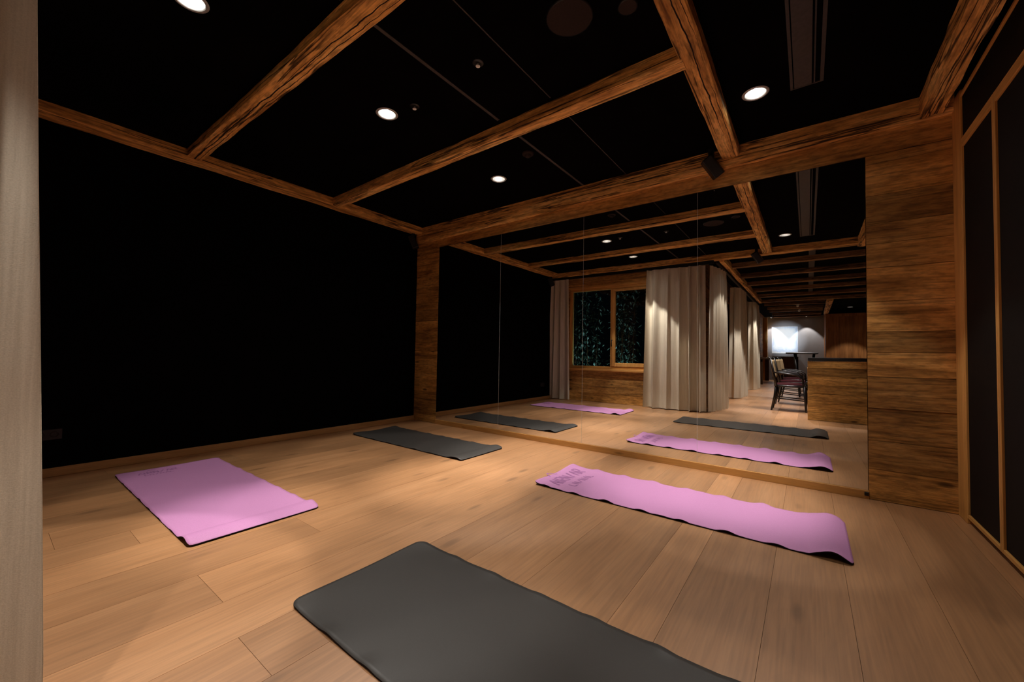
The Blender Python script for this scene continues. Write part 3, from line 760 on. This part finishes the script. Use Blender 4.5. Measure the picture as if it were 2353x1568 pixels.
# ------------------------------------------------------------------ lounge beyond the opening (seen in the mirror)
rnd = random.Random(8)
b = MB()
boards_rect(b, -5.6, LW - .14, .002, 2.737, 3.02, 2.9, rnd, axis='y')
boards_rect(b, END, -13.6, .002, 2.737, 3.02, 2.9, rnd, axis='y')
boards_rect(b, -13.6, -5.6, .002, .5, 3.02, 2.9, rnd, axis='y')
boards_rect(b, -13.6, -5.6, 2.35, 2.737, 3.02, 2.9, rnd, axis='y')
for ya, yb in ((-8.3, -7.6), (-11.2, -10.6)): boards_rect(b, ya, yb, .5, 2.35, 3.02, 2.9, rnd, axis='y')
struct(b.build('wall_lounge_side', 'boards_y'))
for k, (ya, yb) in enumerate(((-7.6, -5.6), (-10.6, -8.3), (-13.6, -11.2))):
    root = bpy.data.objects.new('window_%d' % (k + 2), None); COL.objects.link(root); root.location = (2.95, ya, .5); root.matrix_world = Matrix.Translation(root.location); struct(root)
    b = MB(); b.box(2.93, 3.01, ya, ya + .06, .5, 2.35); b.box(2.93, 3.01, yb - .06, yb, .5, 2.35); b.box(2.93, 3.009, ya + .06, yb - .06, .5, .56); b.box(2.93, 3.009, ya + .06, yb - .06, 2.29, 2.35)
    struct(b.build('frame', 'trim_z', root))
    b = MB(); b.box(2.95, 2.954, ya + .06, yb - .06, .56, 2.29); struct(b.build('pane', 'glass', root))

b = MB(); b.box(2.9, 5.1, END - .1, END, 0, CEIL); struct(b.build('wall_lounge_end', 'grey_wall'))
b = MB()
x = 5.07
while x < RX:
    x2 = min(x + rnd.uniform(.11, .16), RX); b.box(x + .001, x2 - .001, -14.9, -14.82 + rnd.uniform(-.004, .004), 0, 2.58, rnd.random()); x = x2
b.box(5.07, 5.09, END, -14.9, 0, 2.737, .4); b.box(5.07, RX, -14.9, -14.8, 2.5, 2.6, .8); b.box(5.07, RX, -14.95, -14.9, 0, CEIL, .1, 1)
struct(b.build('wall_lounge_panel', ['boards_z', 'black']))
b = MB(); b.box(3.02, 3.17, -16.3, -16.1, 0, 2.65, .5, 0, .01); struct(b.build('trim_8', 'trim_z'))

o = thing('hanging_picture', 'large pale blue and white picture glowing on the grey far wall', 'picture', (3.75, END, 1.15))
b = MB(); b.box(3.285, 4.205, END + .001, END + .035, 1.15, 2.29, 0, 0, .004); b.build('canvas', 'painting', o)
b = MB(); b.tube([(3.27, END + .03, 2.30), (4.24, END + .03, 2.30)], .012, 8); b.build('hanging_rod', 'white_plastic', o)

o = thing('sideboard', 'dark narrow cabinet below the picture', 'cabinet', (3.75, END + .02, 0))
b = MB(); b.box(3.33, 4.22, END + .02, END + .40, .08, 1.02, 0, 0, .006); b.build('body', 'dark_wood', o)
b = MB(); b.box(3.36, 4.19, END + .05, END + .36, .001, .08); b.build('plinth', 'black_wood', o)

def track_spot(x, y, target, label, power, half, col):
    o = thing('spotlight', label, 'spotlight', (x, y, 2.62), 'lounge spotlights')
    b = MB(); b.tube([(x, y, CEIL), (x, y, 2.62)], .006, 8); b.build('stem', 'black_metal', o)
    d = (Vector(target) - Vector((x, y, 2.6))).normalized(); c = Vector((x, y, 2.6))
    b = MB(); b.tube([c - d * .05, c + d * .05], [.03, .035], 16); b.build('housing', 'white_plastic', o)
    b = MB(); b.tube([c + d * .050, c + d * .053], .03, 16); b.build('lens', 'bulb_small', o)
    spot('lamp_beam', tuple(c + d * .06), target, power, half, .7, col, .03)
track_spot(4.29, -11.45, (3.75, END, 1.75), 'white ceiling spotlight aimed at the picture, nearer one', 800, 9.2, (.82, .91, 1))
track_spot(4.31, -13.0, (3.75, END, 1.7), 'white ceiling spotlight aimed at the picture, further one', 160, 9.5, (.82, .91, 1))
for x, t in ((4.50, 'beside the picture towards the wooden panelling'), (3.28, 'beside the picture towards the wooden post')):
    o = thing('wall_washer', 'small black ceiling wall washer ' + t, 'spotlight', (x, END + .33, CEIL), 'wall washers over the far wall')
    b = MB(); b.lathe([(.04, CEIL), (.04, CEIL - .07), (.034, CEIL - .07)], (x, END + .33), 20); b.build('housing', 'black_metal', o)
    b = MB(); b.lathe([(.034, CEIL - .066), (.005, CEIL - .066)], (x, END + .33), 20, cap1=True); b.build('lens', 'bulb_small', o)
    spot('lamp_beam', (x, END + .33, CEIL - .075), (x, END + .28, 0), 75, 38, .25, (1, .95, .9), .02)

o = thing('reception_counter', 'plank-clad wooden counter with a dark top behind the camera, in the mirror', 'counter', (4.53, -4.11, 0))
b = MB(); rnd = random.Random(21)
boards_rect(b, 4.53, 6.2, .002, .925, -4.112, -4.16, rnd, (.12, .16), joint=False)
boards_rect(b, -4.72, -4.16, .002, .925, 4.53, 4.58, rnd, (.12, .16), mi=1, axis='y', joint=False)
b.box(4.58, 6.2, -4.72, -4.16, .01, .92)
b.build('front_cladding', ['boards', 'boards_y'], o)
b = MB(); b.box(4.535, 6.22, -4.78, -4.10, .931, .985, 0, 0, .006); b.build('worktop', 'counter_top', o)

# chairs -------------------------------------------------------
def armchair(loc, rz, label):
    o = thing('armchair', label, 'chair', loc, 'black bentwood armchairs')
    def L(b, nm, mat):
        me = bpy.data.meshes.new(nm); bmesh.ops.recalc_face_normals(b.bm, faces=b.bm.faces); b.bm.to_mesh(me); b.bm.free(); me.materials.append(M[mat]); p = bpy.data.objects.new(nm, me); COL.objects.link(p); p.parent = o; return p
    for sy in (-1, 1):
        b = MB(); b.tube([(.22, sy * .21, .46), (.235, sy * .215, .2), (.245, sy * .22, 0)], [.022, .02, .015], 8); L(b, 'leg', 'black_wood')
        b = MB(); b.tube([(-.20, sy * .19, .47), (-.225, sy * .195, .25), (-.275, sy * .205, 0)], [.022, .02, .015], 8); L(b, 'leg', 'black_wood')
        b = MB(); b.tube([(-.20, sy * .20, .44), (-.225, sy * .205, .62), (-.285, sy * .21, .95)], [.022, .02, .017], 8); L(b, 'back_post', 'black_wood')
        b = MB(); b.tube([(-.245, sy * .22, .70), (-.1, sy * .26, .69), (.12, sy * .265, .66), (.19, sy * .24, .60), (.21, sy * .225, .45)], .014, 8); L(b, 'arm', 'black_wood')
        b = MB(); b.tube([(.235, sy * .21, .2), (-.23, sy * .195, .23)], .010, 8); L(b, 'stretcher', 'black_wood')
    b = MB(); b.tube([(.235, -.21, .27), (.235, .21, .27)], .010, 8); L(b, 'stretcher', 'black_wood')
    rows = []
    for i in range(13):
        a = i / 12 * PI * 2; rows.append((.005 + .235 * math.copysign(abs(math.cos(a)) ** .6, math.cos(a)), .23 * math.copysign(abs(math.sin(a)) ** .6, math.sin(a)), .455))
    b = MB(); b.tube(rows[:-1], .020, 8, closed=True); L(b, 'seat_frame', 'black_wood')
    b = MB(); n = 24; prof = [(.98, .455), (1.0, .475), (.93, .498), (.5, .510), (.02, .512)]
    rr = [[(.005 + .222 * k * math.copysign(abs(math.cos(2 * PI * j / n)) ** .6, math.cos(2 * PI * j / n)), .218 * k * math.copysign(abs(math.sin(2 * PI * j / n)) ** .6, math.sin(2 * PI * j / n)), z) for j in range(n + 1)] for k, z in prof]
    b.grid(rr); L(b, 'seat', 'maroon')
    b = MB(); R0 = []
    for i in range(9):
        t = i / 8; z = .60 + .33 * t; x = -.222 - .062 * (z - .6) / .35
        R0.append([(x - .045 * math.cos((v - .5) * PI) + .02, (v - .5) * .39, z) for v in [j / 12 for j in range(13)]])
    b.grid(R0); p = L(b, 'backrest', 'tan'); md = p.modifiers.new('thickness', 'SOLIDIFY'); md.thickness = .02; md.offset = 0
    b = MB(); b.tube([(-.285, -.21, .95), (-.318, -.12, .965), (-.328, 0, .97), (-.318, .12, .965), (-.285, .21, .95)], .016, 8); L(b, 'top_rail', 'black_wood')
    o.location = loc; o.rotation_euler = (0, 0, rz)
    return o
c0 = armchair((4.262, -5.28, 0), 0.0, 'black armchair with a tan back beside the counter, nearest in the mirror')
copy_tree(c0, (4.27, -6.5, 0), .08, 'middle black armchair of the row beside the counter, seen in the mirror')
copy_tree(c0, (4.27, -7.75, 0), 0.1, 'black armchair furthest from the mirror, near the tall table')
def table(x0, x1, y0, y1, h, label, splay):
    o = thing('dining_table', label, 'table', ((x0 + x1) / 2, (y0 + y1) / 2, 0))
    b = MB(); b.box(x0, x1, y0, y1, h - .03, h, 0, 0, .006); b.build('tabletop', 'black_wood', o)
    for sx in (x0 + .18, x1 - .08):
        for sy in (y0 + .1, y1 - .1):
            b = MB(); b.tube([(sx, sy, h - .03), (sx + splay * (1 if sx < (x0 + x1) / 2 else -1), sy, 0)], [.022, .018], 8); b.build('leg', 'black_wood', o)
table(4.62, 5.4, -5.95, -5.0, .76, 'dark dining table behind the counter, in front of the tan-backed armchair', 0)
table(4.09, 4.74, -9.8, -8.3, 1.105, 'tall black table below the picture', .1)
o = thing('napkin_stack', 'small stack of white folded cloths on the dark dining table', 'cloth', (4.72, -5.3, .76))
for k in range(2):
    b = MB(); b.box(4.63, 4.83, -5.42, -5.2, .762 + k * .045, .80 + k * .045, 0, 0, .012); b.build('folded_cloth', 'white', o)
o = thing('console_table', 'dark brown console with slab legs along the lounge side wall', 'table', (3.17, -14.6, 0))
b = MB(); b.box(3.04, 3.36, -16.0, -12.9, .90, .97, 0, 0, .006); b.build('tabletop', 'dark_wood', o)
for yy in (-13.0, -15.9):
    b = MB(); b.box(3.10, 3.24, yy - .05, yy + .05, 0.001, .90); b.build('leg', 'dark_wood', o)

# added lamp, hidden below the sill, that lights the shrubs
o = thing('added_garden_light', 'unseen spike lamp added to light the shrubs outside the window', 'lamp', (1.0, -4.35, 0))
b = MB(); b.tube([(1.0, -4.35, 0), (1.0, -4.35, .16)], .01, 8); b.build('spike', 'black_metal', o)
b = MB(); b.lathe([(.04, .16), (.045, .24), (.03, .25)], (1.0, -4.35), 16, cap0=True); b.build('housing', 'black_metal', o)
l = bpy.data.lights.new('added_garden_lamp', 'POINT'); l.energy = 30; l.color = (.5, .85, 1.0); l.shadow_soft_size = .05
lo = bpy.data.objects.new('added_garden_lamp', l); COL.objects.link(lo); lo.location = (1.0, -4.35, .34)

# ------------------------------------------------------------------ world, camera, colour
w = bpy.data.worlds.new('night'); S.world = w; w.use_nodes = True
w.node_tree.nodes['Background'].inputs[0].default_value = (.012, .016, .022, 1); w.node_tree.nodes['Background'].inputs[1].default_value = .05

f, cx, D, h, yaw, pitch, roll = 911.2554, 4.5333, 3.7509, .9804, 36.7218, 1.7237, .9333
y, p, r = (math.radians(a) for a in (yaw, pitch, roll))
fw = Vector((-math.sin(y) * math.cos(p), math.cos(y) * math.cos(p), math.sin(p))); rt = Vector((math.cos(y), math.sin(y), 0)); up = rt.cross(fw)
rt2 = math.cos(r) * rt + math.sin(r) * up; up2 = -math.sin(r) * rt + math.cos(r) * up
cam = bpy.data.cameras.new('camera'); cam.sensor_fit = 'HORIZONTAL'; cam.sensor_width = 36; cam.lens = f / 2353 * 36; cam.clip_start = .02; cam.clip_end = 100
co = bpy.data.objects.new('camera', cam); COL.objects.link(co)
co.matrix_world = Matrix(((rt2.x, up2.x, -fw.x, cx), (rt2.y, up2.y, -fw.y, -D), (rt2.z, up2.z, -fw.z, h), (0, 0, 0, 1)))
S.camera = co
S.view_settings.view_transform = 'Standard'; S.view_settings.look = 'None'; S.view_settings.gamma = 1.0; S.view_settings.use_curve_mapping = False
S.view_settings.exposure = 0.0
S.cycles.use_denoising = True
S.cycles.max_bounces = 14; S.cycles.diffuse_bounces = 6; S.cycles.glossy_bounces = 8
S.cycles.sample_clamp_indirect = 8
